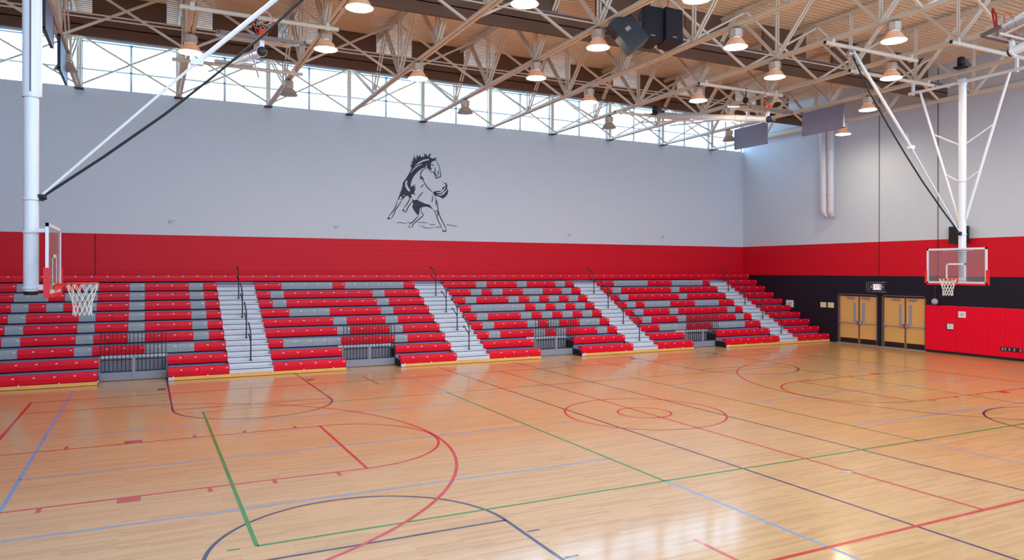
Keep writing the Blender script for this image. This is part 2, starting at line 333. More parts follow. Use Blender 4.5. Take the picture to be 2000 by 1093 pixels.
line_part('faded_red_lane_blocks', 'pink', 0.0022, [('r', s * 10.49 - .15, s * 10.49 + .15, min(t * 1.86, t * 2.08), max(t * 1.86, t * 2.08)) for s in (-1, 1) for t in (-1, 1)]
    + [('r', s * x - .03, s * x + .03, min(t * 1.86, t * 2.06), max(t * 1.86, t * 2.06)) for x in (11.58, 9.42, 8.49, 7.5) for s in (-1, 1) for t in (-1, 1)])
fp = MB().lathe([(0.0, 0.003), (0.085, 0.003), (0.09, 0.0)], n=20).build('floor_socket_cover', M_['chrome'], fl, (0.0, -5.45, 0))
fp['label'] = 'small round metal socket cover in the floor'
# ================================================================= ROOF STEEL
TX = [-15.45, -12.35, -9.24, -6.11, -3.0, 0.12, 3.24, 6.38, 9.54, 12.70, 15.88]
NODES = [11.9, 8.9, 5.5, 2.1, -1.3, -4.7, -8.1, -11.5]
TOPS = [15.3, 10.4, 7.2, 3.8, 0.4, -3.0, -6.4, -9.8, -15.3]
BZ, TZ = 9.52, 11.40
def make_truss():
    t = thing('roof_truss', 'x', 'roof truss', (0, 0, 0), 0, 'roof trusses')
    for nm, z in (('bottom_chord', BZ), ('top_chord', TZ)):
        m = MB()
        for s in (-1, 1):
            m.box(min(s * .018, s * .108), max(s * .018, s * .108), -WY, WY, z - .012, z)
            m.box(min(s * .018, s * .03), max(s * .018, s * .03), -WY, WY, z, z + (.10 if z == BZ else -.1))
        for y in [q for q in NODES + TOPS]: m.box(-.012, .012, y - .12, y + .12, z - (.0 if z == BZ else .12), z + (.12 if z == BZ else 0))
        m.build(nm, M_['steel'], t)
    def dbl(nm, a, b, w=.05):
        m = MB()
        for s in (-1, 1): m.bar((s * .045, a[0], a[1]), (s * .045, b[0], b[1]), w, w)
        m.build(nm, M_['steel'], t)
    for i, y in enumerate(NODES):
        dbl('diagonal', (y, BZ + .05), (TOPS[i], TZ - .05)); dbl('diagonal', (y, BZ + .05), (TOPS[i + 1], TZ - .05))
        dbl('vertical', (y, BZ + .05), (y, TZ - .05), .04)
    dbl('end_post', (WY - .12, BZ), (WY - .12, TZ), .07); dbl('end_post', (-WY + .12, BZ), (-WY + .12, TZ), .07)
    MB().box(-.14, .14, WY - .3, WY, BZ - .03, BZ).build('bearing_plate', M_['dark'], t)
    return t
def copy_tree(o, parent=None):
    c = o.copy(); COL.objects.link(c); c.parent = parent
    for ch in list(o.children): copy_tree(ch, c)
    return c
t0 = make_truss()
for k, x in enumerate(reversed(TX)):      # k = 0 stands next to the end wall
    t = t0 if k == 0 else copy_tree(t0)
    t.location = (x, 0, 0)
    t['label'] = 'long beige steel roof truss, %s to the end wall with the oak doors' % ('the nearest' if k == 0 else ORD[k] + ' nearest')
BR = {15.2: 'at the windows', 9.25: 'between windows and mid court', 3.4: 'over mid court', -2.4: 'nearest the camera'}
for y, where in BR.items():
    b0 = None
    for k in range(len(TX) - 1):
        a, b = TX[len(TX) - 2 - k], TX[len(TX) - 1 - k]
        if b0 is None:
            b0 = thing('cross_brace', '', 'brace', (0, 0, 0), 0, 'crossed braces between trusses'); w = 3.14
            for s in (-1, 1):
                MB().bar((0, s * .03, BZ + .05 if s > 0 else TZ - .1), (w, s * .03, TZ - .1 if s > 0 else BZ + .05), .06, .06).build('brace_bar', M_['steel'], b0)
            c = b0
        else: c = copy_tree(b0)
        c.location = (a, y, 0); c.scale = ((b - a) / 3.14, 1, 1)
        c['label'] = 'X shaped steel brace %s, %s bay from the end wall' % (where, ['first'] [0] if k == 0 else ORD[k])
for y, z, lab in ((9.2, 10.12, 'thin beige conduit below the baffle nearest the bleachers'), (9.2, 10.22, 'upper thin beige conduit below the baffle nearest the bleachers'), (3.35, 10.10, 'thin beige conduit running along the baffle over mid court')):
    tag(MB().tube([(-17.5, y, z), (16.5, y, z)], .022, 8).build('conduit', M_['steel']), lab, 'conduit', 'thin conduits through the trusses')
# brown light baffles
for y, zb, zt, lab in ((11.3, 10.20, 10.83, 'brown boarded baffle beam nearest the clerestory windows'), (4.4, 9.98, 10.60, 'brown boarded baffle beam crossing above mid court')):
    t = thing('light_baffle', lab, 'baffle', (0, y, 0), 0, 'brown baffles under the roof')
    MB().box(-17.9, 18.0, 0, .10, zb, zt).box(-17.9, 18.0, .0, .10, zb + .30, zb + .33).build('beam_board', M_['brown'], t)
    MB().box(-17.9, 18.0, -.01, .12, zt, zt + .03).build('top_trim', M_['ledge'], t)
    p0 = None; s = 4.88 - 3.32 * 7
    while s < 18:
        if s > -18 and s + 2.0 < 18.05:
            if p0 is None: p0 = MB().box(0, 2.0, .02, .10, zt + .03, DECK - .01).build('upper_panel', M_['brown'], t, (s, 0, 0))
            else: share(p0, t, (s, 0, 0))
        s += 3.32
# ================================================================= LAMPS
def make_lamp(lit):
    t = thing('high_bay_lamp', '', 'lamp', (0, 0, 0), 0, 'dome lamps under the trusses')
    MB().lathe([(.30, 0), (.27, .04), (.24, .10), (.19, .17), (.14, .22), (.12, .235)], n=28).lathe([(.295, .005), (.265, .045), (.235, .10), (.185, .165), (.12, .215)], n=28).build('shade', M_['shade'], t)
    MB().lathe([(.13, .225), (.15, .235), (.15, .255), (.13, .262)], n=24).build('bright_ring', M_['ring'], t)
    MB().lathe([(0, .262), (.16, .262), (.175, .28), (.175, .44), (.15, .46), (0, .46)], n=8, smooth=False).build('ballast_housing', M_['lamp'], t)
    MB().tube([(0, 0, .46), (0, 0, .52)], .02, 8).tube([(0, 0, .47), (-.05, 0, .50), (.02, 0, .54), (.06, 0, .49), (.0, 0, .46)], .008, 6).build('hook', M_['dark'], t)
    if lit: MB().lathe([(.285, .012), (.26, -.004), (.16, -.022), (0.0001, -.028)], n=28).build('lens', M_['lens'], t)
    else: MB().lathe([(.285, .012), (.26, -.004), (.16, -.022), (0.0001, -.028)], n=28).build('lens', M_['doorglass'], t)
    return t
LIT = {9: [7.36], 8: [5.46, 2.1], 7: [7.15, .25, -5.5], 6: [5.48, 2.14, -1.64, -7.5], 5: [7.44, .5, -5.5], 4: [5.55, 2.19, -1.67, -7.5], 3: [7.4, .7, -5.5], 2: [3.9, -1.67, -7.5], 1: [7.5, -5.5]}
LIT[9] += [.4, -5.5]; LIT[8] += [-7.5]
OFF = {10: [10.81], 8: [11.0], 6: [10.91], 4: [10.87], 2: [10.84]}
lampL, lampO = None, None
for k in range(1, 12):
    x = TX[len(TX) - k] if k <= len(TX) else None
    if x is None: continue
    for j, y in enumerate(sorted(LIT.get(k, []), reverse=True)):
        if lampL is None: lampL = make_lamp(True); l = lampL
        else: l = copy_tree(lampL)
        l.location = (x, y, 9.0)
        l['label'] = 'lit dome lamp under the %s truss from the end wall, %s to the bleachers' % ('first' if k == 1 else ORD[k - 1], 'nearest' if j == 0 else ORD[j] + ' nearest')
    for y in OFF.get(k, []):
        if lampO is None: lampO = make_lamp(False); l = lampO
        else: l = copy_tree(lampO)
        l.location = (x, y, 9.0)
        l['label'] = 'unlit dome lamp before the windows under the %s truss from the end wall' % ('first' if k == 1 else ORD[k - 1])
# ================================================================= hung grey panels, duct, cluster
for x, y0, y1, z0, z1, lab in ((12.70, 4.9, 6.79, 8.54, 9.43, 'large grey hanging panel, the nearer of the two by the end wall'), (12.70, 8.62, 10.48, 8.54, 9.43, 'grey hanging panel against the windows, farther of the two by the end wall'),
                               (-12.35, 8.97, 10.98, 8.6, 9.5, 'pale hanging panel beside the white hoop pole, nearer the windows'), (-12.35, 5.7, 7.43, 8.7, 9.6, 'pale hanging panel beside the white hoop pole, higher in the photo')):
    t = thing('sound_baffle', lab, 'hanging panel', (x, y0, z0), 0, 'grey hanging panels')
    w, h = y1 - y0, z1 - z0
    MB().box(-.03, .03, .02, w - .02, .02, h - .02).build('panel_board', M_['panelg'], t)
    MB().box(-.04, .04, 0, .03, 0, h).box(-.04, .04, w - .03, w, 0, h).box(-.04, .04, 0, w, 0, .03).box(-.04, .04, 0, w, h - .03, h).build('edge_frame', M_['rail'] if x < 0 else M_['panelg'], t)
    for q in (.3, w - .3): MB().tube([(0, q, h), (0, q, h + .12)], .01, 6).build('hanger', M_['steel'], t)
t = thing('air_duct', 'round white duct along the wall corner dropping down the end wall', 'duct', (17.72, 10.0, 5.8))
MB().tube([(0, 5.5, 4.25), (0, .45, 4.25), (0, .2, 4.15), (0, .08, 3.9), (0, .05, .25), (.05, .03, .12), (.2, 0, .06)], .15, 20).build('near_pipe', M_['duct'], t)
MB().tube([(0.08, -.27, 3.9), (0.08, -.27, .25), (.12, -.25, .12), (.22, -.2, .06)], .14, 20).build('drop_pipe', M_['duct'], t)
for z in (3.0, 1.0): MB().lathe([(.155, 0), (.165, .01), (.165, .04), (.155, .05)], (0, .05, z)).lathe([(.145, 0), (.155, .01), (.155, .04), (.145, .05)], (.08, -.27, z)).build('duct_collar', M_['duct'], t)
def speaker_box(name, lab, loc, rot, w, h, d, wr, logo=True):
    t = thing(name, lab, 'speaker', loc, 0, 'hanging loudspeakers'); t.rotation_euler = rot
    p = [(-w / 2, -d / 2), (w / 2, -d / 2), (wr / 2, d / 2), (-wr / 2, d / 2)]
    MB().extrude(p, 'z', -h / 2, h / 2).build('cabinet', M_['black'], t)
    MB().box(-w / 2 + .02, w / 2 - .02, -d / 2 - .015, -d / 2, -h / 2 + .02, h / 2 - .02).build('grille', M_['grille'], t)
    if logo: MB().box(-.06, .06, -d / 2 - .02, -d / 2 - .015, -h / 2 + .08, -h / 2 + .11).build('badge', M_['chrome'], t)
    for s in (-1, 1):
        MB().box(s * (w + wr) / 4 - .012 , s * (w + wr) / 4 + .012, -.07, .07, .0, .1).build('side_handle', M_['chrome'], t)
    MB().tube([(0, 0, h / 2), (0, 0, h / 2 + 1.0)], .008, 6).build('hanging_cable', M_['dark'], t)
    return t
R_ = math.radians
speaker_box('loudspeaker', 'black hanging loudspeaker with badge, left one of the upright pair', (1.20, 1.45, 9.48), (R_(-8), R_(4), R_(-14)), .56, .88, .55, .34)
speaker_box('loudspeaker', 'black hanging loudspeaker with badge, right one of the upright pair', (1.68, 1.26, 9.45), (R_(-8), R_(4), R_(-6)), .50, .88, .55, .34)
speaker_box('loudspeaker', 'black hanging loudspeaker seen from behind and below, left of the pair', (.42, 1.30, 9.16), (R_(-38), R_(6), R_(70)), .56, .88, .55, .36, False)
t = thing('wall_speaker', 'black loudspeaker on the end wall behind the right backboard', 'speaker', (WX, 3.88, 4.68), math.radians(-90))
MB().extrude([(-.38, -.28), (.38, -.28), (.26, 0), (-.26, 0)], 'z', -.33, .33).build('cabinet', M_['black'], t)
MB().box(-.36, .36, -.295, -.28, -.31, .31).build('grille', M_['grille'], t); MB().box(.22, .28, -.30, -.295, -.12, .18).build('badge', M_['chrome'], t)
# ================================================================= END WALL FITTINGS
def door_leaf(parent, y0, y1, near_y):
    """leaf between y0 and y1 (world y relative to parent), latch side at near_y"""
    m = MB().box(-.045, 0, y0, y1, .02, 2.14).build('door_leaf', M_['door'], parent)
    MB().box(-.05, -.045, y0 + .02, y1 - .02, .03, .25).build('kick_plate', M_['kick'], m)
    s = 1 if near_y < (y0 + y1) / 2 else -1
    gy = near_y + s * .19
    MB().box(-.055, -.045, gy - .055, gy + .055, 1.0, 1.86).box(-.06, -.045, gy - .065, gy - .05, .99, 1.87).box(-.06, -.045, gy + .05, gy + .065, .99, 1.87).build('vision_glass', [M_['doorglass']], m)
    MB().tube([(-.12, y0 + .03, .96), (-.12, y1 - .03, .96)], .022, 10).box(-.12, -.04, y0 + .01, y0 + .08, .92, 1.0).box(-.12, -.04, y1 - .08, y1 - .01, .92, 1.0).box(-.13, -.04, near_y + min(0, s * .14), near_y + max(0, s * .14), .90, 1.05).build('push_bar', M_['chrome'], m)
    c0 = (y0 + y1) / 2 - s * .12
    MB().box(-.11, -.045, c0 - .18, c0 + .18, 2.03, 2.11).tube([(-.08, c0, 2.11), (-.16, c0 + s * .15, 2.13), (-.02, c0 + s * .33, 2.14)], .008, 6).build('door_closer', M_['chrome'], m)
for i, (y0, y1) in enumerate(((7.58, 9.61), (5.37, 7.37))):
    d = setting('door_%d' % (i + 1), (WX + .13, 0, 0))
    MB().box(-.14, .05, y1 - .05, y1, 0, 2.24).box(-.14, .05, y0, y0 + .05, 0, 2.24).box(-.14, .05, y0, y1, 2.19, 2.24).box(-.0, .05, y0 + .05, y0 + .1, 0, 2.19).box(.0, .05, y1 - .1, y1 - .05, 0, 2.19).build('door_frame', M_['frame'], d)
    mid = (y0 + y1) / 2 - .04
    MB().box(-.06, .02, mid - .03, mid + .03, 0, 2.19).build('centre_post', M_['frame'], d)
    door_leaf(d, y0 + .055, mid - .035, mid - .035); door_leaf(d, mid + .035, y1 - .055, mid + .035)
t = thing('wall_padding', 'bright red padded wall mats on a black base beside the oak doors', 'wall padding', (WX, 0, 0))
PY = [5.36 - .609 * i for i in range(18)]
for i in range(17):
    b, a = PY[i], PY[i + 1]
    m = MB(); g = .004; d = .055
    m.add([(0, a + g, .10), (0, b - g, .10), (0, b - g, 1.90), (0, a + g, 1.90), (-d + .012, a + g, .10), (-d + .012, b - g, .10), (-d + .012, b - g, 1.90), (-d + .012, a + g, 1.90),
           (-d, a + .02, .12), (-d, b - .02, .12), (-d, b - .02, 1.88), (-d, a + .02, 1.88)],
          [(0, 4, 5, 1), (1, 5, 6, 2), (2, 6, 7, 3), (3, 7, 4, 0), (4, 8, 9, 5), (5, 9, 10, 6), (6, 10, 11, 7), (7, 11, 8, 4), (8, 11, 10, 9)])
    m.build('pad_panel', M_['pad'], t)
MB().box(-.03, 0, PY[-1], 5.36, 0, .10).build('base_strip', M_['padb'], t)
t = thing('intercom_box', 'white intercom panel recessed in the red padding', 'intercom', (WX - .056, 4.345, 1.075))
MB().box(-.004, 0, -.15, .15, -.13, .13).build('recess', M_['padb'], t)
MB().box(-.02, -.003, -.14, .10, -.09, .12).build('cover_plate', M_['paper'], t)
m = MB()
for q in range(4): m.box(-.022, -.02, -.09, .05, -.03 + q * .03, -.024 + q * .03)
m.build('vents', M_['ledge'], t)
t = thing('paper_notice', 'white paper notice taped on the red padding', 'notice', (WX - .056, 3.865, 1.585))
MB().box(-.003, 0, -.145, .145, -.12, .12).build('sheet', M_['paper'], t)
m = MB()
for q, (a, b) in enumerate(((-.07, .08), (-.10, .05), (-.05, .06))): m.bar((-.005, -a, .02 - q * .035), (-.005, -b, .035 - q * .035), .003, .010 if q < 2 else .005)
m.build('lettering', M_['ink'], t)
t = thing('outlet_strip', 'long black outlet strip with five grey plates low on the red padding', 'outlet', (WX - .056, 2.06, .40))
MB().box(-.012, 0, -.38, .38, -.075, .075).build('back_box', M_['padb'], t)
for q in (.30, .20, .05, -.12, -.33): MB().box(-.02, -.012, q - .028, q + .028, -.05, .05).build('outlet_plate', M_['ledge'], t)
for y, lab in ((10.415, 'ivory wall plate left of its twin beside the oak doors'), (9.99, 'ivory wall plate nearest the oak doors')):
    t = thing('wall_plate', lab, 'wall plate', (WX, y, 1.69), 0, 'ivory wall plates')
    MB().box(-.02, 0, -.16, .16, -.12, .12).build('plate', M_['ivory'], t)
    m = MB()
    for q in range(4): m.box(-.028, -.02, -.12 + q * .07, -.09 + q * .07, -.03, .03)
    m.build('switches', M_['ivory'], t)
t = thing('paper_notice', 'white sheet in a holder on the black wall above the bleacher end', 'notice', (WX, 12.41, 1.66))
MB().box(-.015, 0, -.23, .23, -.17, .17).build('holder', M_['paper'], t)
m = MB(); m.box(-.018, -.015, -.13, .13, -.005, .02).box(-.018, -.015, -.1, .12, .06, .075).box(-.018, -.015, -.1, .12, -.07, -.06); m.build('lettering', M_['ink'], t)
t = thing('exit_sign', 'lit red EXIT sign inside a wire cage above the doors', 'exit sign', (WX, 7.55, 2.58))
MB().box(-.09, 0, -.17, .19, -.13, .13).build('sign_box', M_['paper'], t)
MB().box(-.095, -.09, -.155, .175, -.115, .115).build('lit_face', M_['exitlit'], t)
m = MB()
for (s, c, r) in ((1, .27, .06), (-1, -.24, .06)):
    m.extrude([(-.02 + 0, 0), (0, 0)], 'x', -.05, -.04) if False else m.lathe([(.0001, -.04), (r * .7, -.04), (r, 0), (r * .7, .04), (.0001, .04)], (-.05, c, .0), 14)
m.build('emergency_lights', M_['chrome'], t)
m = MB()
for z in (-.21, .21):
    m.tube([(0, -.43, z), (-.2, -.43, z), (-.2, .43, z), (0, .43, z)], .008, 6)
for q in range(9): y = -.43 + q * .1075; m.tube([(-.2, y, -.21), (-.2, y, .21)], .005, 5)
for z in (-.1, .0, .1): m.tube([(-.2, -.43, z), (-.2, .43, z)], .004, 5)
m.build('wire_cage', M_['chrome'], t)
cu = bpy.data.curves.new('exit_letters', 'FONT'); cu.body = 'EXIT'; cu.size = .19; cu.extrude = .002; cu.align_x = 'CENTER'; cu.align_y = 'CENTER'
tmp = bpy.data.objects.new('tmp_text', cu); COL.objects.link(tmp); bpy.context.view_layer.update()
me = bpy.data.meshes.new_from_object(tmp.evaluated_get(bpy.context.evaluated_depsgraph_get())); bpy.data.objects.remove(tmp)
me.materials.clear(); me.materials.append(M_['exitred'])
eo = bpy.data.objects.new('exit_letters', me); COL.objects.link(eo); eo.parent = t; eo.location = (-.098, .01, 0)
eo.rotation_euler = (math.pi / 2, 0, -math.pi / 2); eo.scale = (.95, 1.15, 1)
t = thing('hanging_ball', 'grey mesh ball hanging from a black cord above the padding', 'ball', (WX - .16, 4.90, 2.05))
me_ = MB().lathe([(.0001, -.125)] + [(.125 * math.cos(math.radians(a)), .125 * math.sin(math.radians(a))) for a in range(-75, 76, 15)] + [(.0001, .125)], n=18).build('ball', M_['ball'], t)
MB().tube([(0, 0, .12), (0, 0, 1.02)], .022, 8).tube([(.0, 0, .5), (0, 0, .62)], .05, 8).tube([(0, 0, 1.02), (.16, 0, 1.02)], .02, 8).build('cord', M_['strap'], t)
for x, z, lab in ((-9.46, 5.03, 'small white eyelet on the upper wall, farthest left'), (-3.48, 5.01, 'small white eyelet on the upper wall left of the horse'), (7.38, 4.94, 'small white eyelet on the upper wall right of the horse'), (12.77, 4.99, 'small white eyelet on the upper wall nearest the corner')):
    t = thing('wall_eyelet', lab, 'wall fitting', (x, WY, z), 0, 'small fittings above the red band')
    MB().lathe([(.0001, 0), (.11, 0), (.10, .02), (.0001, .025)], n=16).build('cover', M_['frameb'], t).rotation_euler = (math.pi / 2, 0, 0)
    MB().bar((-.09, -.035, -.03), (.09, -.05, .03), .02, .02).build('slot_bar', M_['ledge'], t)
# ================================================================= BLEACHERS
Y0, DY, Z0, DZ = 10.0456, .5624, .3739, .3036
yr = lambda i: Y0 + DY * i
zr = lambda i: Z0 + DZ * i
dk = lambda i: zr(i) - .0964
SP = [(.020, -.262), (.0, -.245), (-.006, -.13), (.0, -.05), (.012, -.018), (.045, 0), (.27, -.004), (.28, -.03), (.065, -.262)]
_seat = {}
def seat(parent, w, grey, x, i):
    key = (round(w, 4), grey)
    if key not in _seat:
        m = MB(); g = .002; nP = len(SP)
        vs = [(g, a, b) for a, b in SP] + [(w - g, a, b) for a, b in SP]
        m.add(vs, [(k, (k + 1) % nP, nP + (k + 1) % nP, nP + k) for k in range(nP)] + [tuple(range(nP))[::-1], tuple(range(nP, 2 * nP))])
        _seat[key] = m.build('seat', M_['seat_grey' if grey else 'seat_red'], parent, (x, yr(i), zr(i))); o = _seat[key]
    else: o = share(_seat[key], parent, (x, yr(i), zr(i)))
    if grey: o['label'] = 'grey seat unit'
def plates(m, x, w, i):
    m.box(x + w - .105, x + w - .045, yr(i) - .010, yr(i) + .004, zr(i) - .082, zr(i) - .060)
def span(parent, pm, x0, x1, i, n, greys=()):
    w = (x1 - x0) / n
    for k in range(n):
        seat(parent, w, k in greys, x0 + k * w, i); plates(pm, x0 + k * w, w, i)
def unders(parent, x0, x1, i, top=False):
    """deck behind row i and the riser up to the next row"""
    m = MB(); m.box(x0, x1, yr(i) + .07, yr(i + 1) + .09, dk(i) - .04, dk(i)); m.box(x0, x1, yr(i + 1) + .07, yr(i + 1) + .09, dk(i), zr(i) + .008)
    m.build('foot_deck', M_['deckg'], parent)
    MB().box(x0, x1, yr(i + 1) + .066, yr(i + 1) + .10, zr(i) + .008, dk(i + 1) - .04).build('gap_shade_strip', M_['gap'], parent)  # dark strip standing in for the shade under the next seat face
# grey unit numbers per row (0 = lowest), counted from the left end of each section
SEC = {
 'A': dict(x=(-16.325, -8.0), n=18, cut=(-11.50, -9.69), rows={8: [5, 9, 12, 16], 7: [5, 6, 8, 9, 12, 16], 6: [5, 7, 9, 12, 16], 5: [5, 9, 12, 16], 4: [5, 9, 12, 16], 3: [5, 9, 12, 16], 2: [5, 9, 13, 14, 15]}),
 'B': dict(x=(-6.71, -.54), n=13, cut=(-4.43, -2.58), rows={8: [2, 3, 4, 5, 7, 8, 9, 10, 11], 7: [1, 9], 6: [1, 9], 5: [2, 3, 4, 9], 4: [5, 9], 3: [5, 9], 2: [1, 2, 3, 4, 9]}),
 'C': dict(x=(.725, 7.0), n=13, cut=(2.82, 4.60), rows={8: [3, 7, 11], 7: [2, 4, 7, 8, 11], 6: [1, 5, 7, 9, 11], 5: [1, 2, 3, 4, 5, 7, 9, 11], 4: [1, 5, 7, 9, 11], 3: [1, 5, 7, 10, 11], 2: [1, 5, 7, 11]}),
 'D': dict(x=(8.21, 14.94), n=14, cut=(10.05, 11.82), rows={8: [2, 3, 4, 5, 9, 10, 11, 12], 7: [1, 8], 6: [1, 8], 5: [1, 3, 4, 5, 9, 10, 11], 4: [1, 5, 12], 3: [1, 5, 12], 2: [2, 3, 4, 8, 9, 10, 11]}),
 'E': dict(x=(16.05, 18.10), n=4, cut=None, rows={}),
}
LAB = {'A': 'leftmost bleacher bank of red seats with the grey letters M and U', 'B': 'bleacher bank with the grey letters S and T, second from the left', 'C': 'bleacher bank with the grey letters A and N in the middle',
       'D': 'bleacher bank with the grey letters G and S, right of the middle', 'E': 'short all red bleacher bank against the end wall'}
for k, S in SEC.items():
    a, b = S['x']; c0 = a if k != 'A' else a
    t = thing('bleacher_bank', LAB[k], 'bleachers', (0, 0, 0), 0, 'banks of pull-out bleachers')
    pm = MB(); n = S['n']
    for i in range(9):
        if i < 2 and S['cut']:
            p, q = S['cut']
            span(t, pm, a, p, i, max(2, round((p - a) / .47))); span(t, pm, q, b, i, max(2, round((b - q) / .47)))
            for u, v in ((a, p), (q, b)):
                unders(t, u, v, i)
        else:
            span(t, pm, a, b, i, n, S['rows'].get(i, ()))
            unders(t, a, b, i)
    pm.build('seat_number_plates', M_['plate'], t)['kind'] = 'stuff'
    pieces = [(a, S['cut'][0]), (S['cut'][1], b)] if S['cut'] else [(a, b)]
    if S['cut']:
        p, q = S['cut']
        MB().box(p, q, yr(2) + .07, yr(2) + .10, .0, dk(2) - .04).build('knee_panel', M_['gatep'], t)
        MB().box(p, q, yr(2) + .02, yr(2) + .07, .62, .70).build('knee_rail', M_['alu'], t)
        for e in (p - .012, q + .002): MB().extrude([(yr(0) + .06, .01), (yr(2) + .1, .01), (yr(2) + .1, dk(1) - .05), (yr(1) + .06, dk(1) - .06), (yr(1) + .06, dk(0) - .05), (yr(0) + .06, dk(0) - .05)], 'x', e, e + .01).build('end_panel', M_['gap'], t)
        u0 = {'A': -9.69, 'B': -2.58, 'C': 4.60, 'D': 11.82}[k]
        MB().box(p, p + .0, 0, 0, 0, 0)
# wooden skirt boards run under each bank and the aisle next to it: one board per straight piece
AIS = [(-8.0, -6.71), (-.54, .725), (7.0, 8.21), (14.94, 16.05)]
sk = [(-16.325, -11.50), (-9.69, -4.43), (-2.58, 2.82), (4.60, 10.05), (11.82, 18.10)]
WHERE = ['at the far left', 'under the first aisle', 'under the second aisle', 'under the third aisle', 'running to the end wall']
for j, (a, b) in enumerate(sk):
    t = thing('skirt_board', 'honey coloured wooden skirt board along the bleacher foot %s' % WHERE[j], 'skirt board', (0, yr(0) - .03, 0), 0, 'wooden bleacher skirt boards')
    x = a; nn = max(1, round((b - a) / 2.7)); w = (b - a) / nn
    for q in range(nn): MB().box(a + q * w + .003, a + (q + 1) * w - .003, 0, .03, .012, .108).build('board', M_['wood'], t)
    MB().box(a, b, .03, .06, .02, .11).build('backing', M_['gap'], t)
    m = MB()
    q = a + .12
    while q < b: m.box(q, q + .03, -.02, .0, .085, .135); q += .94
    m.build('clips', M_['plate'], t)
    if j in (1, 2, 3, 4): MB().box(a, a + .16, -.004, 0, .015, .105).build('end_plate', M_['alu'], t)
for e, lab in zip(AIS, ('first bleacher aisle of grey steps from the left', 'second bleacher aisle of grey steps from the left', 'third bleacher aisle of grey steps from the left', 'bleacher aisle of grey steps nearest the end wall')):
    t = thing('aisle_stairs', lab, 'stairs', (0, 0, 0), 0, 'grey stepped aisles'); a, b = e
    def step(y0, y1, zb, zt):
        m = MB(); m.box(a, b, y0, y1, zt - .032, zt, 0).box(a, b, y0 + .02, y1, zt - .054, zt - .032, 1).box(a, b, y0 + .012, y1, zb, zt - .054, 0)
        m.build('step', [M_['alu'], M_['gap']], t)  # the near-black slit paints the shade line below each tread
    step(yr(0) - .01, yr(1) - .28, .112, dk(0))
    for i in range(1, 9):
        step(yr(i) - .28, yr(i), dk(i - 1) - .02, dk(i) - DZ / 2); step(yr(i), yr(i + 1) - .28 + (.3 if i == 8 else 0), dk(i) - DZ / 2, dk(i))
t = thing('top_bench', 'long unbroken red bench running along the wall above all banks', 'bench', (0, 0, 0))
pm = MB(); span(t, pm, -17.1, 18.1, 9, 74); pm.build('seat_number_plates', M_['plate'], t)['kind'] = 'stuff'
MB().box(-17.1, 18.1, yr(9) + .066, yr(9) + .1, dk(8), zr(8) + .018).build('bench_riser', M_['deckg'], t)
MB().box(-17.1, 18.1, yr(9) + .066, yr(9) + .1, zr(8) + .018, zr(9) - .05).build('bench_shade_strip', M_['gap'], t)  # same painted gap shade, below the unbroken top row
# handrails
def handrail():
    t = thing('aisle_handrail', '', 'handrail', (0, 0, 0), 0, 'mid-aisle handrails')
    MB().tube([(0, 0, 0), (0, 0, .80), (0, .03, .86), (0, .10, .92), (0, .52, 1.14), (0, .58, 1.15), (0, .60, 1.10)], .021, 8).build('rail', M_['rail'], t)
    MB().tube([(0, 0, .52), (0, .06, .58), (0, .46, .80), (0, .52, .80), (0, .54, .75)], .018, 8).build('lower_rail', M_['rail'], t)
    MB().lathe([(.05, 0), (.05, .012), (.028, .03), (.024, .05)], n=12).build('floor_socket', M_['rail'], t)
    return t
h0 = None; AN = ['first', 'second', 'third', 'fourth']; LV = {7: 'topmost', 5: 'upper middle', 3: 'lower middle', 1: 'lowest'}
for j, (a, b) in enumerate(AIS):
    for i in (7, 5, 3, 1):
        if h0 is None: h0 = handrail(); h = h0
        else: h = copy_tree(h0)
        h.location = ((a + b) / 2 + .02, yr(i) - .12, dk(i) - DZ / 2)
        h['label'] = 'dark curved handrail, %s in the %s aisle from the left' % (LV[i], AN[j])
# guard gates in the cut-outs
for (x0, x1), lab in (((-11.47, -9.73), 'leftmost'), ((-4.36, -2.58), 'second from the left of the'), ((2.96, 4.76), 'third from the left of the'), ((10.24, 12.02), 'rightmost')):
    lab = {'leftmost': 'leftmost grey barred guard gate standing in a bleacher cut-out', 'rightmost': 'rightmost grey barred guard gate standing in a bleacher cut-out'}.get(lab, lab + ' four grey barred guard gates in the bleachers')
    t = thing('guard_gate', lab, 'gate', (x0, 10.72, 0), 0, 'barred guard gates'); w = x1 - x0
    MB().box(0, w, 0, .04, .02, .25).box(0, w, -.006, 0, .02, .045).build('kick_panel', M_['gatep'], t)
    MB().box(w / 2 - .04, w / 2 + .04, -.01, .04, .02, .70).build('centre_post', M_['gatep'], t)
    MB().box(0, w, .0, .03, 1.40, 1.43).build('top_rail', M_['rail'], t)
    for z in (.26, .60): MB().box(0, w, .0, .03, z, z + .035).build('cross_rail', M_['rail'], t)
    MB().box(-.04, 0, .0, .04, .02, .72).box(w, w + .04, 0, .04, .02, .72).build('side_post', M_['gatep'], t)
    p0 = None
    for q in range(17):
        if q == 8 and False: continue
        x = .01 + q * (w - .02) / 16
        if p0 is None: p0 = MB().tube([(0, .015, .26), (0, .015, 1.42)], .0125, 6).build('picket', M_['rail'], t, (x, 0, 0))
        else: share(p0, t, (x, 0, 0))
